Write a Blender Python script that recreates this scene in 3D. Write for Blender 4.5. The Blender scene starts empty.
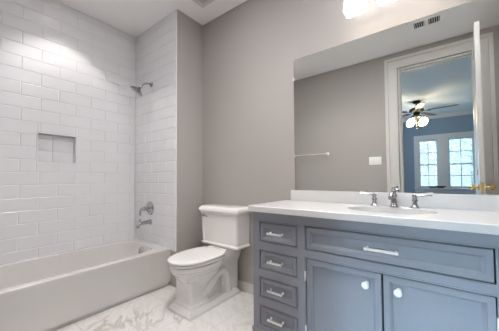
import bpy, bmesh, math, random
from mathutils import Vector, Matrix
random.seed(7)
C = bpy.context.scene.collection
PI = math.pi

# ------------------------------------------------------------------ camera
F_PX, CY, TH, ROLL, PITCH, CAM_H = 245.081, 170.654, math.radians(37.60358), math.radians(-.38232), math.radians(1.83275), 1.10
def cam_axis(R, U, F):
    c, s = math.cos(ROLL), math.sin(ROLL); R, U = c*R - s*U, s*R + c*U
    c, s = math.cos(PITCH), math.sin(PITCH); F, U = c*F - s*U, s*F + c*U
    return Vector((math.cos(TH)*R - math.sin(TH)*F, math.sin(TH)*R + math.cos(TH)*F, U))
cd = bpy.data.cameras.new('camera'); cam = bpy.data.objects.new('camera', cd); C.objects.link(cam)
cd.sensor_width = 36; cd.lens = F_PX/499*36; cd.shift_y = (CY-165.5)/499; cd.clip_start = .02
r_, u_, f_ = cam_axis(1, 0, 0), cam_axis(0, 1, 0), cam_axis(0, 0, 1)
M = Matrix.Identity(4)
for i in range(3):
    M[i][0], M[i][1], M[i][2] = r_[i], u_[i], -f_[i]
M[2][3] = CAM_H
cam.matrix_world = M
bpy.context.scene.camera = cam

# ------------------------------------------------------------------ light and exposure
WORLD_STRENGTH = .85
WORLD_COLOR = (.66, .83, 1.0)
SHADE_EMIT = 2.0          # frosted vanity shades
ROOM_FILL_WATT = 55.0       # added, unseen downlight that brightens the open floor
CAN_WATT = 13.0            # recessed downlight over the tub
DAY_FILL_WATT = 70.0           # blue fill at the added, unseen bedroom window
BED_GLOBE = 24.0
BOUNCE_FILL_WATT = 1050.0         # added fill spots, unseen, bounced off the ceiling for even light
SUN_STRENGTH = 37.0
EXPOSURE = 0.82
sc = bpy.context.scene
sc.view_settings.view_transform = 'Standard'; sc.view_settings.look = 'None'
sc.view_settings.gamma = 1; sc.view_settings.use_curve_mapping = False
sc.view_settings.exposure = EXPOSURE
sc.cycles.max_bounces = 14; sc.cycles.diffuse_bounces = 8; sc.cycles.glossy_bounces = 8
sc.cycles.use_denoising = True
w = bpy.data.worlds.new('sky'); sc.world = w; w.use_nodes = True
bg = w.node_tree.nodes['Background']; bg.inputs[0].default_value = (*WORLD_COLOR, 1); bg.inputs[1].default_value = WORLD_STRENGTH

def light(name, kind, loc, rot, energy, color, **kw):
    d = bpy.data.lights.new(name, kind); d.energy = energy; d.color = color
    for k, v in kw.items(): setattr(d, k, v)
    o = bpy.data.objects.new(name, d); C.objects.link(o); o.location = loc; o.rotation_euler = rot
    return o
# low hazy sun behind the house, entering through the bedroom windows
light('sun', 'SUN', (0, -20, 8), (math.radians(90-20), 0, 0), SUN_STRENGTH, (.50, .78, 1.0), angle=math.radians(24))
# added blue fill at an invented window, left of the pair in the mirror
light('window_fill', 'AREA', (-1.42, -4.16, 1.45), (math.radians(90), 0, PI), DAY_FILL_WATT, (.45, .68, 1.0), shape='RECTANGLE', size=.8, size_y=1.2)

for fx_ in (-1.25, -.25, .75): light('bounce_fill', 'SPOT', (fx_, .95, 1.25), (PI, 0, 0), BOUNCE_FILL_WATT, (.97, 1, 1.04), spot_size=math.radians(27), spot_blend=1.0, shadow_soft_size=.06)  # unseen fill spots added to even out the room light

# ------------------------------------------------------------------ materials
def lin(h):
    h = h.lstrip('#'); v = [int(h[i:i+2], 16)/255 for i in (0, 2, 4)]
    return tuple(x/12.92 if x <= .04045 else ((x+.055)/1.055)**2.4 for x in v)
def mat(name, col, rough=.5, metal=0, emit=None, estr=0, noise=0, bump=0, nscale=20, coat=0, alpha=1, spec=.5):
    m = bpy.data.materials.new(name); m.use_nodes = True; nt = m.node_tree; b = nt.nodes['Principled BSDF']
    c = lin(col) if isinstance(col, str) else col
    b.inputs['Base Color'].default_value = (*c, 1); b.inputs['Roughness'].default_value = rough; b.inputs['Metallic'].default_value = metal
    b.inputs['Coat Weight'].default_value = coat; b.inputs['Specular IOR Level'].default_value = spec
    if emit:
        b.inputs['Emission Color'].default_value = (*emit, 1); b.inputs['Emission Strength'].default_value = estr
    if noise or bump:
        tc = nt.nodes.new('ShaderNodeTexCoord'); n = nt.nodes.new('ShaderNodeTexNoise'); n.inputs['Scale'].default_value = nscale
        n.inputs['Detail'].default_value = 4
        nt.links.new(tc.outputs['Object'], n.inputs['Vector'])
        if noise:
            mx = nt.nodes.new('ShaderNodeMixRGB'); mx.blend_type = 'MULTIPLY'; mx.inputs[1].default_value = (*c, 1)
            rp = nt.nodes.new('ShaderNodeValToRGB'); rp.color_ramp.elements[0].color = (1-noise,)*3+(1,); rp.color_ramp.elements[0].position = .3
            rp.color_ramp.elements[1].position = .7
            nt.links.new(n.outputs['Fac'], rp.inputs[0]); nt.links.new(rp.outputs[0], mx.inputs[2]); mx.inputs[0].default_value = 1
            nt.links.new(mx.outputs[0], b.inputs['Base Color'])
        if bump:
            bp = nt.nodes.new('ShaderNodeBump'); bp.inputs['Strength'].default_value = bump; bp.inputs['Distance'].default_value = .002
            nt.links.new(n.outputs['Fac'], bp.inputs['Height']); nt.links.new(bp.outputs[0], b.inputs['Normal'])
    return m
WALL = mat('wall_paint', '#A9A39E', .75, noise=.02, bump=.05, nscale=180)
CEIL = mat('ceiling_paint', '#F3F1F0', .85, noise=.02, nscale=150)
TRIM = mat('white_trim_paint', '#D2CEC9', .35, noise=.02)
TILE = mat('white_glazed_tile', '#E2E1E3', .15, spec=.3, noise=.02, nscale=3, coat=.0)
GROUT = mat('grout', '#D8D6D7', .8, noise=.05, nscale=60)
TUBM = mat('white_tub_enamel', '#D4D1CE', .14, noise=.01)
PORC = mat('porcelain', '#E8E5E2', .08, noise=.01)
QUARTZ = mat('white_quartz', '#D2D0CF', .2, noise=.03, nscale=90)
VAN = mat('blue_grey_cabinet_paint', '#85868E', .38, noise=.03, nscale=40)
VDARK = mat('interior_shade_dark', '#2A2828', .8, noise=.1)  # dark colour stands in for shade inside the cabinet and vents
CHROME = mat('chrome', (.48, .48, .5), .08, 1, noise=.02)
NICKEL = mat('polished_nickel', (.96, .95, .93), .28, 1, noise=.02)
BRASS = mat('polished_brass', (.80, .52, .18), .2, 1, noise=.05)
CRYSTAL = mat('pale_glass_knob', '#E4E6EC', .08, noise=.05, spec=.8)
MIRROR = mat('mirror_silver', (.90, .92, .91), 0.0, 1)
BWALL = mat('bedroom_wall_paint', '#8AA4BA', .8, noise=.02)
BCEIL = mat('bedroom_ceiling_paint', '#D5DCE2', .85, noise=.02)
BTRIM = mat('bedroom_trim_paint', '#D8DEE4', .4, noise=.02)
DARK = mat('dark_bronze', '#1B1614', .4, .5, noise=.1)
BLADE = mat('dark_walnut_blade', '#4A2F22', .45, noise=.3, nscale=9)
SHADE = mat('lit_frosted_shade', '#F4F0EA', .4, emit=(1, .99, .98), estr=SHADE_EMIT)
BULB = mat('lit_bulb', '#FFFFFF', .4, emit=(1, .95, .88), estr=SHADE_EMIT*3)
CANL = mat('lit_downlight_lens', '#FFFFFF', .4, emit=(1, .95, .9), estr=6)
GLOBE = mat('lit_fan_globe', '#FFF4E0', .4, emit=(1, .84, .6), estr=BED_GLOBE)
BLACK = mat('dark_plastic', '#17181B', .4, noise=.1)
SWITCH = mat('white_switch_plastic', '#F0EEEA', .3, noise=.01)
BARK = mat('bark', '#B9B4B0', .9, noise=.3, nscale=12)
LEAF = mat('pale_leaf', '#EAF2F0', .8, noise=.15, nscale=4)
GRASS = mat('lawn', '#9DB39A', .9, noise=.3, nscale=3)
WOOD = mat('bedroom_floor_wood', '#8B6A4C', .4, noise=.25, nscale=6)

def marble():
    m = bpy.data.materials.new('marble_floor_tile'); m.use_nodes = True; nt = m.node_tree; N = nt.nodes.new; L = nt.links.new
    b = nt.nodes['Principled BSDF']; b.inputs['Roughness'].default_value = .22
    tc = N('ShaderNodeTexCoord'); mp = N('ShaderNodeMapping'); mp.inputs['Rotation'].default_value = (0, 0, math.radians(38))
    L(tc.outputs['Object'], mp.inputs[0])
    def vein(scale, width, dist, seed):
        mp2 = N('ShaderNodeMapping'); mp2.inputs['Location'].default_value = (seed, seed*.7, 0); mp2.inputs['Scale'].default_value = (1, 2.3, 1)
        L(mp.outputs[0], mp2.inputs[0])
        n = N('ShaderNodeTexNoise'); n.inputs['Scale'].default_value = scale; n.inputs['Detail'].default_value = 6; n.inputs['Distortion'].default_value = dist
        L(mp2.outputs[0], n.inputs['Vector'])
        s = N('ShaderNodeMath'); s.operation = 'SUBTRACT'; s.inputs[1].default_value = .5; L(n.outputs['Fac'], s.inputs[0])
        a = N('ShaderNodeMath'); a.operation = 'ABSOLUTE'; L(s.outputs[0], a.inputs[0])
        r = N('ShaderNodeValToRGB'); r.color_ramp.elements[0].color = (1, 1, 1, 1); r.color_ramp.elements[1].color = (0, 0, 0, 1)
        r.color_ramp.elements[0].position = 0; r.color_ramp.elements[1].position = width; L(a.outputs[0], r.inputs[0])
        return r.outputs[0]
    v1, v2 = vein(1.7, .035, .9, 3.1), vein(4.2, .05, 1.4, 9.7)
    msk = N('ShaderNodeTexNoise'); msk.inputs['Scale'].default_value = 2.1; L(tc.outputs['Object'], msk.inputs['Vector'])
    mr = N('ShaderNodeValToRGB'); mr.color_ramp.elements[0].position = .45; mr.color_ramp.elements[1].position = .62; L(msk.outputs['Fac'], mr.inputs[0])
    m1 = N('ShaderNodeMixRGB'); m1.inputs[1].default_value = (*lin('#E6E3E0'), 1); m1.inputs[2].default_value = (*lin('#BDB6B0'), 1)
    f1 = N('ShaderNodeMath'); f1.operation = 'MULTIPLY'; L(v1, f1.inputs[0]); L(mr.outputs[0], f1.inputs[1]); L(f1.outputs[0], m1.inputs[0])
    m2 = N('ShaderNodeMixRGB'); m2.inputs[2].default_value = (*lin('#CFCAC5'), 1)
    f2 = N('ShaderNodeMath'); f2.operation = 'MULTIPLY'; f2.inputs[1].default_value = .45; L(v2, f2.inputs[0]); L(f2.outputs[0], m2.inputs[0]); L(m1.outputs[0], m2.inputs[1])
    br = N('ShaderNodeTexBrick'); br.inputs['Scale'].default_value = 1; br.inputs['Brick Width'].default_value = .61; br.inputs['Row Height'].default_value = .305
    br.inputs['Mortar Size'].default_value = .0025; br.offset = .5
    mb = N('ShaderNodeMapping'); mb.inputs['Rotation'].default_value = (0, 0, PI/2); mb.inputs['Location'].default_value = (.12, .2, 0); L(tc.outputs['Object'], mb.inputs[0]); L(mb.outputs[0], br.inputs['Vector'])
    m3 = N('ShaderNodeMixRGB'); m3.inputs[2].default_value = (*lin('#CFCBC6'), 1); L(br.outputs['Fac'], m3.inputs[0]); L(m2.outputs[0], m3.inputs[1])
    L(m3.outputs[0], b.inputs['Base Color'])
    return m
MARBLE = marble()
def glass():
    m = bpy.data.materials.new('window_glass'); m.use_nodes = True; nt = m.node_tree; N = nt.nodes.new; L = nt.links.new
    t = N('ShaderNodeBsdfTransparent'); g = N('ShaderNodeBsdfGlossy'); g.inputs['Roughness'].default_value = .02
    t.inputs[0].default_value = (.95, .98, 1, 1); mx = N('ShaderNodeMixShader'); mx.inputs[0].default_value = .06
    L(t.outputs[0], mx.inputs[1]); L(g.outputs[0], mx.inputs[2]); L(mx.outputs[0], nt.nodes['Material Output'].inputs[0])
    return m
GLASS = glass()

# ------------------------------------------------------------------ mesh helpers
def world_loc(o):
    v = Vector((0, 0, 0))
    while o: v += o.location; o = o.parent
    return v
class MB:
    def __init__(s): s.bm = bmesh.new()
    def box(s, x0, x1, y0, y1, z0, z1, bev=0):
        r = bmesh.ops.create_cube(s.bm, size=1)['verts']
        for v in r:
            v.co = Vector(((x0+x1)/2+v.co.x*(x1-x0), (y0+y1)/2+v.co.y*(y1-y0), (z0+z1)/2+v.co.z*(z1-z0)))
        if bev:
            es = list({e for v in r for e in v.link_edges})
            bmesh.ops.bevel(s.bm, geom=es, offset=bev, segments=2, profile=.5, affect='EDGES')
        return s
    def loft(s, rings, cap0=True, cap1=True, closed=True):
        vs = [[s.bm.verts.new(p) for p in r] for r in rings]
        n = len(vs[0])
        for a, b in zip(vs, vs[1:]):
            for i in range(n if closed else n-1):
                j = (i+1) % n
                try: s.bm.faces.new((a[i], a[j], b[j], b[i]))
                except ValueError: pass
        if cap0: s.bm.faces.new(vs[0][::-1])
        if cap1: s.bm.faces.new(vs[-1])
        return s
    def tube(s, path, rad, n=12, caps=True):
        P = [Vector(p) for p in path]
        if not hasattr(rad, '__len__'): rad = [rad]*len(P)
        t0 = (P[1]-P[0]).normalized()
        a = Vector((0, 0, 1)) if abs(t0.z) < .9 else Vector((1, 0, 0))
        nrm = (a - t0*a.dot(t0)).normalized(); rings = []
        for i, p in enumerate(P):
            t = ((P[min(i+1, len(P)-1)]-p).normalized() + (p-P[max(i-1, 0)]).normalized())
            t = t.normalized() if t.length > 1e-6 else t0
            nrm = (nrm - t*nrm.dot(t)).normalized(); bi = t.cross(nrm)
            rings.append([p + (nrm*math.cos(2*PI*k/n) + bi*math.sin(2*PI*k/n))*rad[i] for k in range(n)])
        return s.loft(rings, caps, caps)
    def lathe(s, prof, org, axis=(0, 0, 1), n=24):
        ax = Vector(axis).normalized(); a = Vector((0, 0, 1)) if abs(ax.z) < .9 else Vector((1, 0, 0))
        u = (a-ax*a.dot(ax)).normalized(); v = ax.cross(u); o = Vector(org)
        rings = [[o + ax*h + (u*math.cos(2*PI*k/n)+v*math.sin(2*PI*k/n))*max(r, 1e-4) for k in range(n)] for r, h in prof]
        return s.loft(rings)
    def ball(s, c, r, sx=1, sy=1, sz=1, seg=16):
        rr = bmesh.ops.create_uvsphere(s.bm, u_segments=seg, v_segments=seg//2+2, radius=r)['verts']
        for v in rr: v.co = Vector((v.co.x*sx+c[0], v.co.y*sy+c[1], v.co.z*sz+c[2]))
        return s
    def build(s, name, m, parent=None, angle=35, props=None):
        bmesh.ops.recalc_face_normals(s.bm, faces=s.bm.faces)
        if parent: off = world_loc(parent)
        else:
            xs = [v.co for v in s.bm.verts]
            off = Vector(((min(p.x for p in xs)+max(p.x for p in xs))/2, (min(p.y for p in xs)+max(p.y for p in xs))/2, min(p.z for p in xs)))
        for v in s.bm.verts: v.co -= off
        me = bpy.data.meshes.new(name); s.bm.to_mesh(me); s.bm.free()
        me.materials.append(m)
        for p in me.polygons: p.use_smooth = True
        me.set_sharp_from_angle(angle=math.radians(angle))
        o = bpy.data.objects.new(name, me); C.objects.link(o)
        if parent: o.parent = parent
        else: o.location = off
        for k, v in (props or {}).items(): o[k] = v
        return o
def B(*a, **k): return MB().box(*a, **k)
def thing(name, label, cat, loc=(0, 0, 0), group=None, kind=None):
    o = bpy.data.objects.new(name, None); o.empty_display_size = .05; C.objects.link(o); o.location = loc
    o['label'] = label; o['category'] = cat
    if group: o['group'] = group
    return o
def tag(o, label, cat, group=None):
    o['label'] = label; o['category'] = cat
    if group: o['group'] = group
    return o
def struct(o): o['kind'] = 'structure'; return o
def arc(c, r, a0, a1, n, f): return [f(c, r, math.radians(a0+(a1-a0)*i/n)) for i in range(n+1)]
def sell(cx, cy, z, a, b, e=2.0, n=48, bback=None, eback=None):
    """super-ellipse ring; bback/eback shape the +y half separately"""
    out = []
    for k in range(n):
        t = 2*PI*k/n; c, s = math.cos(t), math.sin(t); bb, ee = b, e
        if s > 0 and bback is not None: bb = bback
        if s > 0 and eback is not None: ee = eback
        out.append((cx + a*math.copysign(abs(c)**(2/ee), c), cy + bb*math.copysign(abs(s)**(2/ee), s), z))
    return out

# ------------------------------------------------------------------ room dimensions
XL, XW, XAP, XR = -2.972, -2.132, -2.219, 1.3
YM, YE, YO, YO2 = 1.894, 1.534, -.25, -.37
HC = 2.885
DX0, DX1, DZ = -.42, .385, 2.64          # doorway
BX0, BX1, BY, BZ = -3.0, 2.3, -4.2, 2.72   # bedroom
NY0, NY1, NZ0, NZ1 = .605, .912, 1.272, 1.543  # niche

struct(B(XL-.12, XR+.12, YO, YM+.12, -.08, 0).build('floor', MARBLE))
struct(B(XL-.12, XR+.12, YO2, YM+.12, HC, HC+.1).build('ceiling', CEIL))
struct(B(XL, XR+.12, YM, YM+.12, 0, HC).build('wall_back', WALL))
struct(B(XR, XR+.12, YO, YM, 0, HC).build('wall_right', WALL))
struct(B(XL-.12, XW, YE+.0032, YM, 0, HC).build('wall_chase', WALL))
struct(B(XL-.12, XW, YO, .0, 0, HC).build('wall_tub_end', WALL))
# wall behind the tile with the niche opening (back of the niche is set into the wall)
m = MB(); xo = XL-.0032
q = .0105
m.box(XL-.22, xo, .0, NY0-q, 0, HC); m.box(XL-.22, xo, NY1+q, YE+.1, 0, HC)
m.box(XL-.22, xo, NY0-q, NY1+q, 0, NZ0-q); m.box(XL-.22, xo, NY0-q, NY1+q, NZ1+q, HC); m.box(XL-.22, XL-.0895, NY0-q, NY1+q, NZ0-q, NZ1+q)
struct(m.build('wall_left', GROUT))
# wall with the doorway
m = MB(); m.box(XL-.12, DX0, YO2, YO, 0, HC); m.box(DX1, XR+.12, YO2, YO, 0, HC); m.box(DX0, DX1, YO2, YO, DZ, HC)
struct(m.build('wall_front', WALL))

# ------------------------------------------------------------------ bevelled wall tiles
TP, TL = .1168, .281
def tiles(name, u0, u1, z0, z1, uoff, place, holes=(), g=.0009, bv=.005, th=.0032):
    """running-bond bevelled tiles; place(u, z, d) -> point, d = height off the wall"""
    m = MB(); k = int((z0-.822)/TP)-2
    def emit(a0, a1, c0, c1):
        if a1-a0 < .006 or c1-c0 < .006: return
        b = min(bv, (a1-a0)/3, (c1-c0)/3)
        lo = [(a0, c0), (a1, c0), (a1, c1), (a0, c1)]; hi = [(a0+b, c0+b), (a1-b, c0+b), (a1-b, c1-b), (a0+b, c1-b)]
        t = [0, 0, 0]
        def hgt(p): return th + t[0] + t[1]*(1 if p[0] > (a0+a1)/2 else -1) + t[2]*(1 if p[1] > (c0+c1)/2 else -1)
        m.loft([[place(x, z, 0) for x, z in lo], [place(x, z, th-.0024) for x, z in lo], [place(x, z, hgt((x, z))) for x, z in hi]], cap0=False)
    while True:
        r0 = .822+TP*k+g; r1 = .822+TP*(k+1)-g
        if r0 > z1: break
        off = uoff + (TL/2 if k % 2 == 0 else 0)
        i = int((u0-off)/TL)-2
        while off+TL*i < u1:
            a0, a1 = max(off+TL*i+g, u0), min(off+TL*(i+1)-g, u1); c0, c1 = max(r0, z0), min(r1, z1)
            i += 1
            if a1 <= a0 or c1 <= c0: continue
            rects = [(a0, a1, c0, c1)]
            for (h0, h1, k0, k1) in holes:
                nr = []
                for (p0, p1, q0, q1) in rects:
                    if p1 <= h0 or p0 >= h1 or q1 <= k0 or q0 >= k1: nr.append((p0, p1, q0, q1)); continue
                    if p0 < h0: nr.append((p0, h0, q0, q1))
                    if p1 > h1: nr.append((h1, p1, q0, q1))
                    a, b = max(p0, h0), min(p1, h1)
                    if q0 < k0: nr.append((a, b, q0, k0))
                    if q1 > k1: nr.append((a, b, k1, q1))
                rects = nr
            for rc in rects: emit(*rc)
        k += 1
    return struct(m.build(name, TILE, angle=1))
tiles('wall_left_tile', .0, YE, .36, HC, .480, lambda u, z, d: (XL-.0032+d, u, z), holes=[(NY0-.012, NY1+.012, NZ0-.012, NZ1+.012)])
tiles('wall_alcove_tile', XL, XW-.014, .36, HC, XL+.10, lambda u, z, d: (u, YE+.0032-d, z))
tiles('wall_tub_end_tile', XL, XW-.014, .36, HC, XL+.10, lambda u, z, d: (u, .0+d, z))
# niche: tile back and edging
m = MB()
for a, b in ((NY0+.002, NY0+.1295), (NY0+.1305, NY1-.002)):
    for c, d in ((NZ0+.002, NZ0+.111), (NZ0+.112, NZ0+.228), (NZ0+.229, NZ1-.002)): m.box(XL-.09, XL-.082, a, b, c, d, bev=.002)
m.box(XL-.09, XL+.002, NY0-.011, NY0, NZ0-.011, NZ1+.011); m.box(XL-.09, XL+.002, NY1, NY1+.011, NZ0-.011, NZ1+.011)
m.box(XL-.09, XL+.002, NY0, NY1, NZ0-.011, NZ0); m.box(XL-.09, XL+.002, NY0, NY1, NZ1, NZ1+.011)
struct(m.build('trim_niche', TILE))
struct(MB().tube([(XW-.007, YE+.004, .36), (XW-.007, YE+.004, HC)], .008, 8).build('trim_tile_edge', TILE))

# baseboards
def base_board(name, x0, x1, y0, y1, axis):
    m = MB(); m.box(x0, x1, y0, y1, 0, .075)
    if axis == 'y-': m.box(x0, x1, y0+.005, y1, .075, .09)
    elif axis == 'x+': m.box(x0, x1-.005, y0, y1, .075, .09)
    elif axis == 'y+': m.box(x0, x1, y0, y1-.005, .075, .09)
    else: m.box(x0+.005, x1, y0, y1, .075, .09)
    return struct(m.build(name, TRIM))
base_board('baseboard_back', XW, -1.04, YM-.014, YM, 'y-')
base_board('baseboard_chase', XW, XW+.014, YE+.02, YM-.014, 'x+')
base_board('baseboard_front', XW, DX0-.16, YO, YO+.014, 'y+')

# ------------------------------------------------------------------ doorway: jamb, casing, door
m = MB()
m.box(DX0-.0, DX0+.018, YO2-.01, YO+.01, 0, DZ-.018); m.box(DX1-.018, DX1, YO2-.01, YO+.01, 0, DZ-.018); m.box(DX0, DX1, YO2-.01, YO+.01, DZ-.018, DZ)
m.box(DX0+.018, DX0+.03, YO2+.03, YO-.05, 0, DZ-.03); m.box(DX0+.018, DX1-.018, YO2+.03, YO-.05, DZ-.03, DZ-.018)
struct(m.build('trim_door_jamb', TRIM))
def casing(name, ys, sgn, mm, wd=.16):
    m = MB()
    for d0, d1, t in ((.012, wd, .018), (wd-.035, wd+.005, .032), (.012, .03, .024)):
        y0, y1 = sorted((ys, ys+sgn*t))
        m.box(DX0-d1, DX0-d0, y0, y1, 0, DZ+d1); m.box(DX1+d0, DX1+d1, y0, y1, 0, DZ+d1); m.box(DX0-d0, DX1+d0, y0, y1, DZ+d0, DZ+d1)
    return struct(m.build(name, mm))
casing('trim_door_casing', YO, 1, TRIM)
casing('trim_door_casing_bedroom', YO2, -1, BTRIM, .11)
DOX, DOY = .385, .55
m = MB(); x0, x1 = DOX-.019, DOX+.019
for a, b, c, d in ((YO+.012, YO+.13, .012, DZ-.02), (DOY-.12, DOY, .012, DZ-.02)): m.box(x0, x1, a, b, c, d)
for c, d in ((.012, .22), (.98, 1.12), (DZ-.14, DZ-.02)): m.box(x0, x1, YO+.13, DOY-.12, c, d)
m.box(x0+.010, x1-.010, YO+.13, DOY-.12, .2, DZ-.12)
m.box(x0+.004, x1-.004, YO+.19, DOY-.18, .28, .92); m.box(x0+.004, x1-.004, YO+.19, DOY-.18, 1.18, DZ-.2)
door = struct(m.build('door_1', TRIM))
for s in (-1, 1):
    ax = (s, 0, 0); org = (DOX+s*.019, DOY-.06, 1.0)
    MB().lathe([(.031, 0), (.031, .004), (.026, .008), (.011, .012), (.010, .034), (.022, .042), (.029, .055), (.026, .068), (.012, .074)], org, ax).build('door_knob', BRASS, door)
B(DOX-.012, DOX+.012, DOY, DOY+.002, .95, 1.05).build('latch_plate', BRASS, door)
hg = Vector((DX1, YO, 0)); rz = math.radians(3.7)
door.location = hg + Matrix.Rotation(rz, 3, 'Z') @ (door.location-hg); door.rotation_euler.z = rz      # swung a little past square

# ------------------------------------------------------------------ bedroom seen through the doorway
struct(B(BX0-.1, BX1+.1, BY-.12, YO2, -.08, 0).build('floor_bedroom', WOOD))
struct(B(BX0-.1, BX1+.1, BY-.12, YO2, BZ, BZ+.1).build('ceiling_bedroom', BCEIL))
struct(B(BX0-.1, BX0, BY, YO2, 0, BZ).build('wall_bedroom_left', BWALL))
struct(B(BX1, BX1+.1, BY, YO2, 0, BZ).build('wall_bedroom_right', BWALL))
m = MB()   # bedroom face of the door wall
m.box(BX0, DX0, YO2-.012, YO2, 0, BZ); m.box(DX1, BX1, YO2-.012, YO2, 0, BZ); m.box(DX0, DX1, YO2-.012, YO2, DZ, BZ)
m.box(BX0, XL-.12, YO2, YO2+.1, 0, BZ); m.box(XR+.12, BX1, YO2, YO2+.1, 0, BZ)
struct(m.build('wall_bedroom_front', BWALL))
WZ0, WZ1 = .84, 2.09
WINS = [(-1.86, -.98), (-.405, .005), (.212, .70)]  # first opening is added, out of view, for the blue fill
m = MB(); xs = [BX0] + [v for w_ in WINS for v in w_] + [BX1]
for i in range(0, len(xs), 2): m.box(xs[i], xs[i+1], BY-.12, BY, 0, BZ)
for a, b in WINS: m.box(a, b, BY-.12, BY, 0, WZ0); m.box(a, b, BY-.12, BY, WZ1, BZ)
struct(m.build('wall_bedroom_window', BWALL))
struct(B(BX0, BX1, BY, BY+.02, 0, .12).build('baseboard_bedroom', BTRIM))
m = MB(); m.box(BX0, BX1, BY, BY+.03, BZ-.09, BZ); m.box(BX0, BX1, BY+.03, BY+.06, BZ-.04, BZ)
struct(m.build('trim_crown', BTRIM))
for n, (a, b) in enumerate(WINS, 1):
    zm = 1.43
    m = MB(); fr = .028
    for (z0, z1, y) in ((WZ0, zm+.018, BY-.045), (zm-.018, WZ1, BY-.075)):
        m.box(a, a+fr, y-.03, y, z0, z1); m.box(b-fr, b, y-.03, y, z0, z1); m.box(a+fr, b-fr, y-.03, y, z0, z0+.036); m.box(a+fr, b-fr, y-.03, y, z1-.036, z1)
        c = (a+b)/2; zc = (z0+z1)/2
        m.box(c-.009, c+.009, y-.024, y-.006, z0+.036, z1-.036); m.box(a+fr, c-.009, y-.024, y-.006, zc-.009, zc+.009); m.box(c+.009, b-fr, y-.024, y-.006, zc-.009, zc+.009)
    win = struct(m.build('window_%d' % n, BTRIM))
    g = MB(); g.box(a+fr, b-fr, BY-.062, BY-.058, WZ0+.036, zm-.018); g.box(a+fr, b-fr, BY-.092, BY-.088, zm+.018, WZ1-.036)
    g.build('pane', GLASS, win)
def wtrim(name, x0, x1, inner):
    m = MB()
    m.box(x0-.10, x0, BY, BY+.022, WZ0-.02, WZ1+.12); m.box(x1, x1+.10, BY, BY+.022, WZ0-.02, WZ1+.12); m.box(x0, x1, BY, BY+.022, WZ1, WZ1+.12)
    for p, q in inner: m.box(p, q, BY, BY+.022, WZ0-.02, WZ1)
    m.box(x0-.12, x1+.12, BY, BY+.07, WZ0-.045, WZ0-.015, bev=.004); m.box(x0-.10, x1+.10, BY, BY+.02, WZ0-.14, WZ0-.045)
    return struct(m.build(name, BTRIM))
wtrim('trim_window_pair', -.405, .70, [(.005, .212)])
wtrim('trim_window_added', -1.86, -.98, [])  # trim of the added, unseen window
for (p, ww, hh, lb) in (((-.125, BY+.035), .075, .035, 'small dark oval dish on the bedroom window sill, left of the larger one'), ((.04, BY+.035), .10, .05, 'larger dark oval dish on the bedroom window sill, seen in the mirror')):
    z = WZ0-.014
    t = MB().loft([sell(p[0], p[1], z, ww*.5, .02), sell(p[0], p[1], z+hh*.5, ww, .030), sell(p[0], p[1], z+hh, ww*1.1, .034), sell(p[0], p[1], z+hh*.8, ww*.9, .027), sell(p[0], p[1], z+.3*hh, ww*.4, .016)]).build('dish', BLACK)
    tag(t, lb, 'dish')

# ceiling fan with a four-globe light
FX, FY = -.335, -2.5
fan = thing('ceiling_fan', 'dark ceiling fan with lit globes in the bedroom, reflected in the mirror', 'ceiling fan', (FX, FY, BZ))
MB().lathe([(.075, 0), (.075, -.015), (.06, -.035), (.03, -.05), (.014, -.052), (.014, -.13), (.03, -.135)], (FX, FY, BZ)).build('canopy', DARK, fan)
MB().lathe([(.03, -.13), (.09, -.145), (.13, -.17), (.135, -.205), (.11, -.235), (.06, -.25), (.055, -.30), (.09, -.315), (.08, -.34), (.03, -.36)], (FX, FY, BZ)).build('motor_housing', DARK, fan)
zb = BZ-.225
for k in range(5):
    a = math.radians(8+72*k); ca, sa = math.cos(a), math.sin(a)
    def P(r, t, z): return (FX+r*ca-t*sa, FY+r*sa+t*ca, z)
    sec = [(.20, .045), (.28, .058), (.45, .066), (.60, .068), (.66, .060), (.69, .03)]
    m = MB(); m.loft([[P(r, -h, zb+.004), P(r, h, zb-.004), P(r, h, zb+.003), P(r, -h, zb+.011)] for r, h in sec])
    bl = m.build('blade', BLADE, fan)
    m = MB(); m.loft([[P(r, -h, zb-.014), P(r, h, zb-.010), P(r, h, zb-.002), P(r, -h, zb-.006)] for r, h in ((.10, .018), (.16, .012), (.21, .035), (.25, .03))]); m.build('blade_iron', DARK, bl)
for k in range(4):
    a = math.radians(35+90*k); ca, sa = math.cos(a), math.sin(a)
    ar = MB().tube([(FX+.05*ca, FY+.05*sa, BZ-.33), (FX+.10*ca, FY+.10*sa, BZ-.345), (FX+.15*ca, FY+.15*sa, BZ-.365), (FX+.155*ca, FY+.155*sa, BZ-.395)], .009, 8).build('globe_arm', DARK, fan)
    MB().lathe([(.022, -.385), (.045, -.40), (.064, -.43), (.068, -.46), (.060, -.495), (.045, -.505)], (FX+.155*ca, FY+.155*sa, BZ), n=20).build('globe_shade', GLOBE, ar)
MB().tube([(FX, FY, BZ-.36), (FX, FY, BZ-.58)], .003, 6).ball((FX, FY, BZ-.59), .012).build('pull_chain', BRASS, fan)

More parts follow.
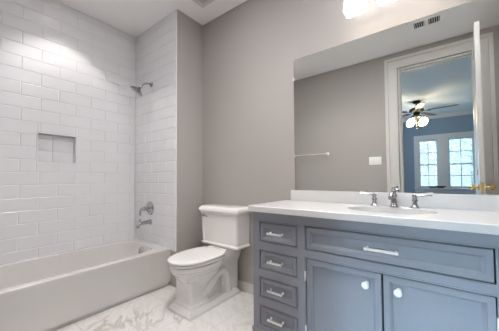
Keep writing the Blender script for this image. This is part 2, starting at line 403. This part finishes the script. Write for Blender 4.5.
# ------------------------------------------------------------------ outdoors behind the bedroom windows
struct(B(-25, 25, -30, BY-.12, -.65, -.6).build('ground', GRASS))
def tree(x, y, hgt, lab, seed, dens):
    R = random.Random(seed); t = thing('tree', lab, 'tree', (x, y, -.6), 'trees beyond the bedroom windows')
    m = MB(); tips = []
    m.tube([(x, y, -.6), (x+R.uniform(-.1, .1), y, hgt*.35-.6), (x+R.uniform(-.2, .2), y, hgt-.6)], [.13, .10, .03], 8)
    for k in range(16):
        z = -.6+hgt*R.uniform(.2, .95); a = R.uniform(0, 2*PI); l = R.uniform(.7, 1.7)*(1.15-z/hgt*.5)
        p1 = (x+math.cos(a)*l*.5, y+math.sin(a)*l*.5, z+.2*l); p2 = (x+math.cos(a)*l, y+math.sin(a)*l, z+.55*l)
        m.tube([(x, y, z), p1, p2], [.035, .022, .008], 6); tips += [p1, p2]
    m.build('trunk', BARK, t)
    m = MB()
    for p in tips:
        for _ in range(dens):
            c = Vector(p)+Vector((R.gauss(0, .28), R.gauss(0, .28), R.gauss(0, .24))); s = R.uniform(.03, .07)
            u = Vector((R.gauss(0, 1), R.gauss(0, 1), R.gauss(0, 1))).normalized(); v = u.orthogonal().normalized()
            m.bm.faces.new([m.bm.verts.new(c+u*s*1.6), m.bm.verts.new(c+v*s), m.bm.verts.new(c-u*s*1.6), m.bm.verts.new(c-v*s)])
    m.build('foliage', LEAF, t)
for args in ((-1.5, -8.2, 5.2, 'pale leafy tree behind the left pane of the bedroom window pair', 1, 26), (.1, -16.5, 6.5, 'taller pale tree between the two bedroom windows', 2, 22),
             (1.4, -12.3, 5.5, 'pale leafy tree behind the right pane of the bedroom window pair', 3, 30)):
    tree(*args)

# ------------------------------------------------------------------ bathtub
X0, X1, Y0, Y1, HT = XL+.002, XAP, .014, YE-.002, .3855
tub = thing('bathtub', 'white alcove bathtub with a plain front apron in the tiled recess', 'bathtub', ((X0+X1)/2, .77, 0))
cx, cy, a, b = (X0+X1)/2, (Y0+Y1)/2, (X1-X0)/2, (Y1-Y0)/2
def rect_ring(a, b, z, n=64, cxx=cx, cyy=cy):
    o = []
    for k in range(n):
        t = 2*PI*k/n; c, s = math.cos(t), math.sin(t); q = 1/max(abs(c), abs(s))
        o.append((cxx+a*c*q, cyy+b*s*q, z))
    return o
m = MB()
m.loft([rect_ring(a-.028, b, 0), rect_ring(a-.028, b, .034), rect_ring(a-.002, b, .040), rect_ring(a-.002, b, HT-.03), rect_ring(a, b, HT-.026), rect_ring(a, b, HT-.006), rect_ring(a-.006, b-.006, HT),
        sell(cx-.005, cy, HT, a-.050, b-.085, 5, 64), sell(cx-.005, cy, HT-.006, a-.058, b-.093, 5, 64), sell(cx-.005, cy, HT-.05, a-.068, b-.105, 5, 64),
        sell(cx-.005, cy+.01, .16, a-.10, b-.17, 4.5, 64), sell(cx-.005, cy+.01, .09, a-.13, b-.23, 4, 64), sell(cx-.005, cy+.01, .07, a-.17, b-.30, 3.5, 64)])
m.build('tub_body', TUBM, tub, angle=30)
MB().lathe([(.048, 0), (.048, .006), (.040, .012), (.014, .015), (.012, .019), (.004, .021)], (-2.60, YE-.107, .312), (0, -1, .32)).build('overflow_plate', CHROME, tub)
MB().lathe([(.034, 0), (.034, .004), (.028, .008), (.018, .020), (.004, .024)], (-2.60, 1.19, .070)).build('drain', CHROME, tub)

# tub filler and shower on the tiled end wall
val = thing('tub_valve', 'chrome round shower valve with lever handle on the white tile above the tub spout', 'shower valve', (-2.62, YE, .765))
MB().lathe([(.078, 0), (.078, .004), (.070, .012), (.050, .015), (.046, .018), (.040, .030), (.028, .034), (.026, .055), (.020, .060)], (-2.62, YE, .768), (0, -1, 0), 32).build('escutcheon', CHROME, val)
m = MB(); m.lathe([(.022, .055), (.024, .060), (.024, .085), (.016, .092), (.006, .095)], (-2.62, YE, .768), (0, -1, 0))
m.tube([(-2.62, YE-.075, .768), (-2.655, YE-.075, .772), (-2.682, YE-.076, .764), (-2.690, YE-.078, .735), (-2.692, YE-.08, .690)], [.010, .010, .009, .009, .011], 10)
m.build('lever_handle', CHROME, val)
sp = thing('tub_spout', 'chrome tub spout with a lifted diverter knob below the round valve', 'tub spout', (-2.61, YE, .61))
MB().lathe([(.034, 0), (.034, .006), (.026, .012)], (-2.61, YE, .615), (0, -1, 0)).build('flange', CHROME, sp)
m = MB(); m.tube([(-2.61, YE-.005, .615), (-2.61, YE-.04, .615), (-2.61, YE-.10, .613), (-2.61, YE-.135, .607), (-2.61, YE-.150, .590), (-2.61, YE-.152, .565)], [.024, .022, .020, .021, .021, .020], 14)
m.build('spout_body', CHROME, sp)
MB().lathe([(.005, 0), (.005, .022), (.010, .026), (.010, .034), (.004, .038)], (-2.61, YE-.125, .622)).build('diverter_knob', CHROME, sp)
sh = thing('shower_head', 'chrome shower head angled from the tiled end wall high above the tub', 'shower head', (-2.606, YE, 2.2))
MB().lathe([(.030, 0), (.030, .004), (.022, .012), (.012, .016)], (-2.606, YE, 2.195), (0, -1, 0)).build('flange', CHROME, sh)
MB().tube([(-2.606, YE-.005, 2.195), (-2.606, YE-.05, 2.193), (-2.606, YE-.09, 2.175), (-2.606, YE-.125, 2.14)], .0095, 10).build('shower_arm', CHROME, sh)
m = MB(); ax = Vector((-.36, -.50, -.79)); o = Vector((-2.606, YE-.122, 2.143))
m.lathe([(.013, 0), (.018, .010), (.018, .024), (.012, .030), (.016, .036), (.038, .048), (.070, .072), (.076, .078), (.076, .090), (.069, .094), (.002, .095)], o, ax, 28)
m.build('spray_head', CHROME, sh)

# recessed downlights: one above the tub, an added, unseen one above the open floor for fill
def recessed(CXL, CYL, lab, watt, cone, blend, soft):
    can = thing('recessed_light', lab, 'ceiling light', (CXL, CYL, HC))
    m = MB(); m.loft([[(CXL+r*math.cos(2*PI*k/32), CYL+r*math.sin(2*PI*k/32), z) for k in range(32)] for r, z in ((.095, HC), (.095, HC-.006), (.072, HC-.008), (.066, HC-.001))], False, False)
    m.build('trim_ring', TRIM, can)
    MB().lathe([(.066, 0), (.066, -.002), (.002, -.003)], (CXL, CYL, HC-.001)).build('lens', CANL, can)
    light('downlight_beam', 'SPOT', (CXL, CYL, HC-.02), (0, 0, 0), watt, (1, .96, .92), spot_size=math.radians(cone), spot_blend=blend, shadow_soft_size=soft)
recessed(-2.575, .75, 'round white recessed downlight in the ceiling above the bathtub', CAN_WATT, 98, .35, .03)
recessed(-1.05, .85, 'added, unseen round white recessed downlight in the ceiling above the open marble floor', ROOM_FILL_WATT, 135, .9, .06)

# ------------------------------------------------------------------ toilet
TX = -1.685
toi = thing('toilet', 'white two-piece toilet with closed lid beside the grey vanity', 'toilet', (TX, 1.55, 0))
m = MB()
# stepped plinth
px, py0, py1 = .143, 1.238, 1.84
def prect(ins, z): return rect_ring(px-ins, (py1-py0)/2-ins, z, 64, TX, (py0+py1)/2)
m.loft([prect(0, 0), prect(0, .022), prect(.006, .026), prect(.010, .040), prect(.018, .046), prect(.022, .056), prect(.03, .060)])
# front column that flares into the bowl
def col(a, b, z, e, dy=0): return sell(TX, 1.375+dy, z, a, b, e, 64)
m.loft([col(  .116, .110, .055, 16), col(.114, .108, .075, 16), col(.104, .098, .083, 16), col(.101, .094, .10, 16), col(.101, .094, .24, 14), col(.108, .10, .262, 6), col(.122, .115, .27, 5, .005), col(.126, .12, .29, 4, .008), col(.13, .13, .30, 3, .01)])
# bowl
def bw(a, yf, yb, z, e=2.1, eb=2.6):
    c = 1.44; return sell(TX, c, z, a, c-yf, e, 64, bback=yb-c, eback=eb)
m.loft([bw(.06, 1.36, 1.52, .15), bw(.095, 1.31, 1.60, .20), bw(.128, 1.26, 1.63, .26), bw(.150, 1.225, 1.65, .305), bw(.158, 1.21, 1.66, .325), bw(.170, 1.198, 1.665, .332), bw(.172, 1.195, 1.67, .350), bw(.180, 1.182, 1.68, .357),
        bw(.182, 1.18, 1.68, .385), bw(.178, 1.184, 1.68, .392), bw(.10, 1.3, 1.6, .393)])
# rear deck under the tank and rear body
m.loft([rect_ring(.10, .11, z, 48, TX, 1.745) for z in (.05, .30)] + [rect_ring(.115, .13, .34, 48, TX, 1.745), rect_ring(.125, .135, .385, 48, TX, 1.745), rect_ring(.12, .13, .44, 48, TX, 1.745)])
m.loft([rect_ring(.062, .25, z, 48, TX, 1.56) for z in (.05, .32)])
# trapway, an S running along both sides
for s in (-1, 1):
    m.tube([(TX+s*.055, 1.42, .12), (TX+s*.07, 1.48, .15), (TX+s*.075, 1.54, .22), (TX+s*.075, 1.60, .265), (TX+s*.075, 1.66, .255), (TX+s*.075, 1.70, .20), (TX+s*.075, 1.71, .12), (TX+s*.075, 1.72, .05)], [.05, .052, .052, .052, .05, .05, .05, .055], 16)
bowl = m.build('bowl', PORC, toi, angle=40)
def slab(y0, z, ins, a=.186, yb=1.672): return bw(a-ins, y0+ins, yb-ins, z, 2.15, 3.2)
st = MB().loft([slab(1.172, .398, .008), slab(1.172, .403, 0), slab(1.172, .411, 0), slab(1.172, .416, .008)]).build('seat', PORC, toi, angle=40)
ld = MB().loft([slab(1.168, .422, .010), slab(1.168, .426, 0), slab(1.168, .438, 0), slab(1.168, .444, .008), slab(1.168, .4465, .03), slab(1.168, .4475, .07)]).build('seat_lid', PORC, toi, angle=40)
for s in (-1, 1): MB().lathe([(.016, -.03), (.016, .03)], (TX+s*.085, 1.682, .43), (1, 0, 0), 12).build('hinge', PORC, toi)
def trect(a, y0, y1, z, bv=.012):
    p = []
    for (sx, yy, sgn) in ((-1, y0, -1), (1, y0, -1), (1, y1, 1), (-1, y1, 1)):
        c = (TX+sx*(a-bv), yy-sgn*bv)
        st_ = {(-1, -1): 180, (1, -1): 270, (1, 1): 0, (-1, 1): 90}[(sx, sgn)]
        for i in range(5):
            t = math.radians(st_+90*i/4); p.append((c[0]+bv*math.cos(t), c[1]+bv*math.sin(t), z))
    return p
tk = MB().loft([trect(.215, 1.715, 1.875, .44), trect(.238, 1.694, 1.880, .450), trect(.243, 1.689, 1.881, .458), trect(.243, 1.689, 1.881, .470), trect(.232, 1.701, 1.880, .480), trect(.240, 1.692, 1.882, .70), trect(.242, 1.690, 1.882, .755)])
for s_ in (-1, 1): tk.loft([[(TX+s_*(w_-.030), y_-.005, z_), (TX+s_*(w_-.010), y_-.005, z_), (TX+s_*(w_-.010), y_+.01, z_), (TX+s_*(w_-.030), y_+.01, z_)] for w_, y_, z_ in ((.232, 1.701, .478), (.240, 1.692, .70), (.242, 1.690, .756))])
tk = tk.build('tank', PORC, toi, angle=40)
MB().loft([trect(.243, 1.688, 1.883, .755), trect(.252, 1.679, 1.886, .764), trect(.254, 1.677, 1.886, .776), trect(.262, 1.668, 1.887, .784), trect(.262, 1.668, 1.887, .806), trect(.256, 1.674, 1.887, .816), trect(.248, 1.682, 1.884, .820), trect(.243, 1.688, 1.880, .829), trect(.234, 1.70, 1.872, .831)]).build('tank_lid', PORC, toi, angle=40)
m = MB(); m.lathe([(.016, 0), (.016, .004), (.009, .010), (.008, .020)], (TX-.205, 1.6915, .735), (0, -1, 0)); m.tube([(TX-.205, 1.674, .735), (TX-.17, 1.672, .733), (TX-.135, 1.672, .728)], [.008, .006, .007], 10)
m.build('flush_lever', CHROME, toi, props={'label': 'chrome flush lever'})

# ------------------------------------------------------------------ vanity cabinet
VX0, VX1, VY, VYB, VZ = -1.036, .566, 1.381, 1.888, .872
VC = -.235
van = thing('vanity_cabinet', 'blue-grey bathroom vanity cabinet with drawers and doors under the white countertop', 'cabinet', (VC, 1.63, 0))
rows = [(.118, .243), (.302, .431), (.489, .614), (.672, .803)]
LX, RX = (-.980, -.701), (VC*2+.701, VC*2+.980)
m = MB(); T = .02
m.box(VX0, VX0+T, VY+T, VYB, .07, VZ); m.box(VX1-T, VX1, VY+T, VYB, .07, VZ); m.box(VX0+T, VX1-T, VY+.12, VYB, .07, .09); m.box(VX0+T, VX1-T, VYB-.01, VYB, .09, VZ)
# face frame
m.box(VX0, LX[0], VY, VY+T, .07, VZ); m.box(RX[1], VX1, VY, VY+T, .07, VZ)
m.box(LX[1], -.643, VY, VY+T, .07, VZ); m.box(2*VC+.643, RX[0], VY, VY+T, .07, VZ)
for (a, b) in (LX, RX):
    zs = [.07] + [v for r in rows for v in r] + [VZ]
    for i in range(0, len(zs), 2): m.box(a, b, VY, VY+T, zs[i], zs[i+1])
DXL, DXR = -.643, 2*VC+.643
m.box(DXL, DXR, VY, VY+T, .812, VZ); m.box(DXL, DXR, VY, VY+T, .622, .670); m.box(DXL, DXR, VY, VY+T, .07, .115)
# beads around the openings
def bead(x0, x1, z0, z1, r=.002):
    y = VY-.001
    for p in ([(x0, y, z0), (x1, y, z0)], [(x0, y, z1), (x1, y, z1)], [(x0, y, z0), (x0, y, z1)], [(x1, y, z0), (x1, y, z1)]): m.tube(p, r, 6)
for (a, b) in (LX, RX):
    for z0, z1 in rows: bead(a-.006, b+.006, z0-.006, z1+.006)
bead(DXL-.006, DXR+.006, .664, .818); bead(DXL-.006, DXR+.006, .109, .628)
# base moulding
m.box(VX0-.008, VX1+.008, VY-.010, VY+.012, .062, .085, bev=.004)
m.build('carcass', VAN, van)
B(VX0+T, VX1-T, VY+.05, VY+.06, .09, VZ-.01).build('gap_shade_sheet', VDARK, van)  # dark sheet that puts shade into the gaps around the fronts
for sx, x in ((1, VX0-.006), (-1, VX1+.006)):
    for y in (VY-.008, VYB-.07):
        a, b = sorted((x, x+sx*.075))
        MB().loft([[(p, q, z) for p, q in ((a+i, y+i), (b-i, y+i), (b-i, y+.07-i), (a+i, y+.07-i))] for z, i in ((0, .016), (.01, .012), (.035, .004), (.063, 0))]).build('foot', VAN, van)
def front(name, x0, x1, z0, z1, bw_, parent=van, g=.006):
    x0 += g; x1 -= g; z0 += g; z1 -= g; y = VY+.002
    def r(i, d): return [(x0+i, y+d, z0+i), (x1-i, y+d, z0+i), (x1-i, y+d, z1-i), (x0+i, y+d, z1-i)]
    return MB().loft([r(0, .020), r(0, .001), r(.001, 0), r(bw_-.005, 0), r(bw_-.004, .004), r(bw_, .005), r(bw_+.007, .010), r(bw_+.008, .013)]).build(name, VAN, parent, angle=20)
def bar_pull(parent, x, z, ln):
    m = MB(); y = VY
    for s in (-1, 1):
        m.lathe([(.008, .004), (.007, .0), (.0045, -.003), (.0045, -.022), (.007, -.026)], (x+s*(ln/2-.012), y, z), (0, 1, 0), 12)
        m.lathe([(.004, 0), (.0085, .003), (.0085, .008), (.006, .011)], (x+s*(ln/2-.012), y-.028, z), (s, 0, 0), 12)
    m.tube([(x-ln/2+.008, y-.028, z), (x+ln/2-.008, y-.028, z)], .0072, 10)
    m.build('bar_pull', NICKEL, parent, props={'label': 'bright metal bar pull'})
for (a, b) in (LX, RX):
    for z0, z1 in rows: bar_pull(front('drawer', a, b, z0, z1, .024), (a+b)/2-.008, (z0+z1)/2, .112)
bar_pull(front('drawer', DXL, DXR, .670, .812, .03), VC, .739, .155)
def knob(parent, x, z):
    MB().lathe([(.012, .004), (.011, 0), (.006, -.004), (.006, -.016), (.014, -.020), (.0185, -.028), (.0185, -.034), (.013, -.041), (.003, -.043)], (x, VY, z), (0, 1, 0), 20).build('knob', CRYSTAL, parent, props={'label': 'pale round knob'})
for s in (-1, 1):
    x0, x1 = (DXL, VC-.0005) if s < 0 else (VC+.0005, DXR)
    d = front('door', x0, x1, .115, .622, .031, g=.004); knob(d, VC+s*.071, .556)
    for z in (.515, .20): MB().tube([((DXL-.001) if s < 0 else (DXR+.001), VY-.005, z-.028), ((DXL-.001) if s < 0 else (DXR+.001), VY-.005, z+.028)], .0055, 10).build('hinge', NICKEL, d)

# countertop with sink cut-out and backsplash
CX0, CX1, CYF, CYB, CZ0, CZ1 = -1.059, .590, 1.356, YM, .873, .912
SX, SY, SA, SB = VC, 1.635, .225, .165
top = thing('countertop', 'white stone vanity countertop lying on the blue-grey cabinet', 'countertop', (VC, 1.63, CZ0))
cxx, cyy, ca_, cb_ = (CX0+CX1)/2, (CYF+CYB-.001)/2, (CX1-CX0)/2, (CYB-.001-CYF)/2
def rr(a, b, z, n=96):
    """rectangle ring whose points line up by angle with the sink ellipse"""
    o = []
    for k in range(n):
        t = 2*PI*k/n; c, s = math.cos(t), math.sin(t)
        ex = cxx+(a if c >= 0 else -a); ey = cyy+(b if s >= 0 else -b)
        tx = (ex-SX)/c if abs(c) > 1e-9 else 1e9; ty = (ey-SY)/s if abs(s) > 1e-9 else 1e9
        q = min(tx, ty); o.append([SX+c*q, SY+s*q, z])
    for X_, Y_ in ((cxx-a, cyy-b), (cxx+a, cyy-b), (cxx+a, cyy+b), (cxx-a, cyy+b)):
        k = min(range(n), key=lambda i: (o[i][0]-X_)**2+(o[i][1]-Y_)**2); o[k][0] = X_; o[k][1] = Y_
    return [tuple(p) for p in o]
def se(a, b, z, n=96): return [(SX+a*math.cos(2*PI*k/n), SY+b*math.sin(2*PI*k/n), z) for k in range(n)]
m = MB(); m.loft([se(SA, SB, CZ0), rr(ca_, cb_, CZ0), rr(ca_, cb_, CZ1-.004), rr(ca_-.004, cb_-.004, CZ1), se(SA+.002, SB+.002, CZ1), se(SA, SB, CZ1-.003), se(SA, SB, CZ0)], False, False)
m.build('worktop', QUARTZ, top, angle=30)
tag(B(-1.001, CX1, YM-.020, YM-.001, CZ1, 1.000, bev=.002).build('backsplash', QUARTZ), 'white stone backsplash strip along the wall below the mirror', 'backsplash')
sink = thing('sink', 'white oval undermount sink set into the vanity countertop', 'sink', (SX, SY, CZ0-.14))
m = MB(); q = [(1.04, 0), (1.04, -.004), (1.0, -.004), (.985, -.03), (.93, -.075), (.80, -.115), (.55, -.135), (.12, -.142)]
m.loft([se(SA*k, SB*k, CZ0-.001+z) for k, z in q] + [se(SA*k, SB*k, CZ0-.009+z) for k, z in q[::-1][:-2]], False, False)
m.build('basin', PORC, sink, angle=50)
MB().lathe([(.026, 0), (.026, .004), (.018, .006), (.004, .004)], (SX, SY, CZ0-.146)).build('drain', CHROME, sink)

# widespread faucet
fau = thing('faucet', 'chrome widespread faucet with two lever handles behind the oval sink', 'faucet', (VC+.005, 1.81, CZ1))
fx = VC+.005; z = CZ1
m = MB(); m.lathe([(.027, 0), (.027, .006), (.021, .012), (.017, .022), (.020, .028), (.018, .034), (.015, .06), (.019, .066), (.021, .072), (.017, .080), (.013, .088), (.016, .094), (.015, .104), (.008, .112), (.010, .118), (.006, .128), (.001, .130)], (fx, 1.81, z))
m.tube([(fx, 1.81, z+.07), (fx, 1.78, z+.078), (fx, 1.74, z+.086), (fx, 1.705, z+.084), (fx, 1.688, z+.070), (fx, 1.685, z+.055)], [.012, .013, .012, .012, .013, .012], 14)
m.build('spout', CHROME, fau)
for s in (-1, 1):
    hx = fx+s*.112
    m = MB(); m.lathe([(.027, 0), (.027, .005), (.022, .010), (.015, .018), (.012, .036), (.017, .042), (.017, .050), (.012, .056), (.012, .064), (.015, .070), (.014, .080), (.006, .085)], (hx, 1.81, z))
    m.tube([(hx, 1.81, z+.074), (hx+s*.03, 1.808, z+.077), (hx+s*.06, 1.806, z+.080), (hx+s*.088, 1.804, z+.082)], [.009, .006, .006, .0075], 10)
    m.build('handle', CHROME, fau)

# ------------------------------------------------------------------ mirror
MX0, MX1, MZ0, MZ1 = -.966, .496, 1.001, 2.120
mir = thing('mirror', 'large frameless wall mirror above the vanity backsplash', 'mirror', (VC, YM, MZ0))
B(MX0, MX1, YM-.006, YM-.0005, MZ0, MZ1).build('mirror_glass', MIRROR, mir)
for x in (MX0, MX1): B(x-.008, x+.008, YM-.010, YM-.0005, 1.935, 1.96, bev=.003).build('mirror_clip', CRYSTAL, mir)

# ------------------------------------------------------------------ vanity light
LXC = -.2185
vl = thing('vanity_light', 'chrome vanity light with lit square frosted shades above the mirror', 'wall light', (LXC, YM, 2.46))
B(LXC-.30, LXC+.30, YM-.022, YM-.0005, 2.44, 2.52, bev=.006).build('backplate', CHROME, vl)
for k in (-1, 0, 1):
    x = LXC+k*.205; y = 1.762
    ar = MB().tube([(x, YM-.02, 2.48), (x, 1.83, 2.482), (x, 1.785, 2.475), (x, y, 2.45), (x, y, 2.405)], .010, 10).build('arm', CHROME, vl)
    MB().lathe([(.030, 0), (.034, -.02), (.026, -.03)], (x, y, 2.425), n=16).build('socket_cup', CHROME, ar)
    def sq(a, b, zz): return trect2(x, y, a, b, zz)
    def trect2(cx_, cy_, a, b, zz, bv=.014):
        p = []
        for sx, sy, s0 in ((-1, -1, 180), (1, -1, 270), (1, 1, 0), (-1, 1, 90)):
            for i in range(4):
                t = math.radians(s0+30*i); p.append((cx_+sx*(a-bv)+bv*math.cos(t), cy_+sy*(b-bv)+bv*math.sin(t), zz))
        return p
    MB().loft([sq(.044, .036, 2.40), sq(.056, .044, 2.392), sq(.0715, .0575, 2.252), sq(.0675, .0535, 2.252), sq(.053, .041, 2.388)], True, False).build('lamp_shade', SHADE, vl)
    MB().ball((x, y, 2.315), .028, sz=1.25).build('bulb', BULB, vl)

# ------------------------------------------------------------------ ceiling register, fan grille, towel bar, switch
reg = thing('ceiling_register', 'white metal ceiling register with two dark louvre banks, reflected in the mirror', 'air vent', (-.062, .34, HC))
RX0, RX1, RY0, RY1 = -.235, .110, .225, .455
m = MB(); z0, z1 = HC-.010, HC-.0005
for a, b, c, d in ((RX0, RX1, RY0, .275), (RX0, RX1, .405, RY1), (RX0, -.185, .275, .405), (-.085, -.045, .275, .405), (.058, RX1, .275, .405)): m.box(a, b, c, d, z0, z1, bev=.002)
m.build('frame', CEIL, reg)
B(RX0+.02, RX1-.02, .25, .43, HC-.0015, HC-.0004).build('duct_shade_backing', VDARK, reg)  # dark sheet in place of the shade up inside the duct
for a, b in ((-.185, -.085), (-.045, .058)):
    for i in range(5):
        x = a+(b-a)*(i+.5)/5
        MB().loft([[(x-.004+o, y, HC-.002) for o, y in ((0, .275), (.0016, .275), (.0016, .405), (0, .405))], [(x+.004+o, y, HC-.010) for o, y in ((0, .275), (.0016, .275), (.0016, .405), (0, .405))]]).build('slat', TRIM, reg)
exh = thing('exhaust_fan_grille', 'white exhaust fan grille on the ceiling above the toilet', 'exhaust fan', (-1.76, 1.55, HC))
GX0, GX1, GY0, GY1 = -1.893, -1.613, 1.402, 1.682
m = MB()
for a, b, c, d in ((GX0, GX1, GY0, GY0+.035), (GX0, GX1, GY1-.035, GY1), (GX0, GX0+.035, GY0+.035, GY1-.035), (GX1-.035, GX1, GY0+.035, GY1-.035)): m.box(a, b, c, d, HC-.018, HC-.0005, bev=.004)
m.build('frame', TRIM, exh)
B(GX0+.03, GX1-.03, GY0+.03, GY1-.03, HC-.002, HC-.0006).build('shade_backing', VDARK, exh)  # dark sheet as painted shade behind the slats
for i in range(14):
    y = GY0+.042+i*.0145
    B(GX0+.035, GX1-.035, y, y+.009, HC-.012, HC-.009).build('slat', TRIM, exh)
bar = thing('towel_bar', 'chrome towel bar on the grey wall opposite, reflected in the mirror', 'towel bar', (-1.755, YO, 1.5))
for x in (-2.06, -1.45): MB().lathe([(.026, 0), (.026, .005), (.018, .012), (.010, .018), (.010, .055), (.014, .060), (.014, .072), (.004, .076)], (x, YO, 1.50), (0, 1, 0), 16).build('post', NICKEL, bar)
MB().tube([(-2.06, YO+.063, 1.50), (-1.45, YO+.063, 1.50)], .0085, 10).build('rod', NICKEL, bar)
sw = thing('light_switch', 'white three-gang switch plate on the grey wall beside the doorway, seen in the mirror', 'light switch', (-.738, YO, 1.35))
B(-.822, -.654, YO+.0003, YO+.006, 1.290, 1.410, bev=.003).build('cover_plate', SWITCH, sw)
for x in (-.785, -.738, -.691): B(x-.016, x+.016, YO+.005, YO+.010, 1.317, 1.383, bev=.002).build('rocker', SWITCH, sw)
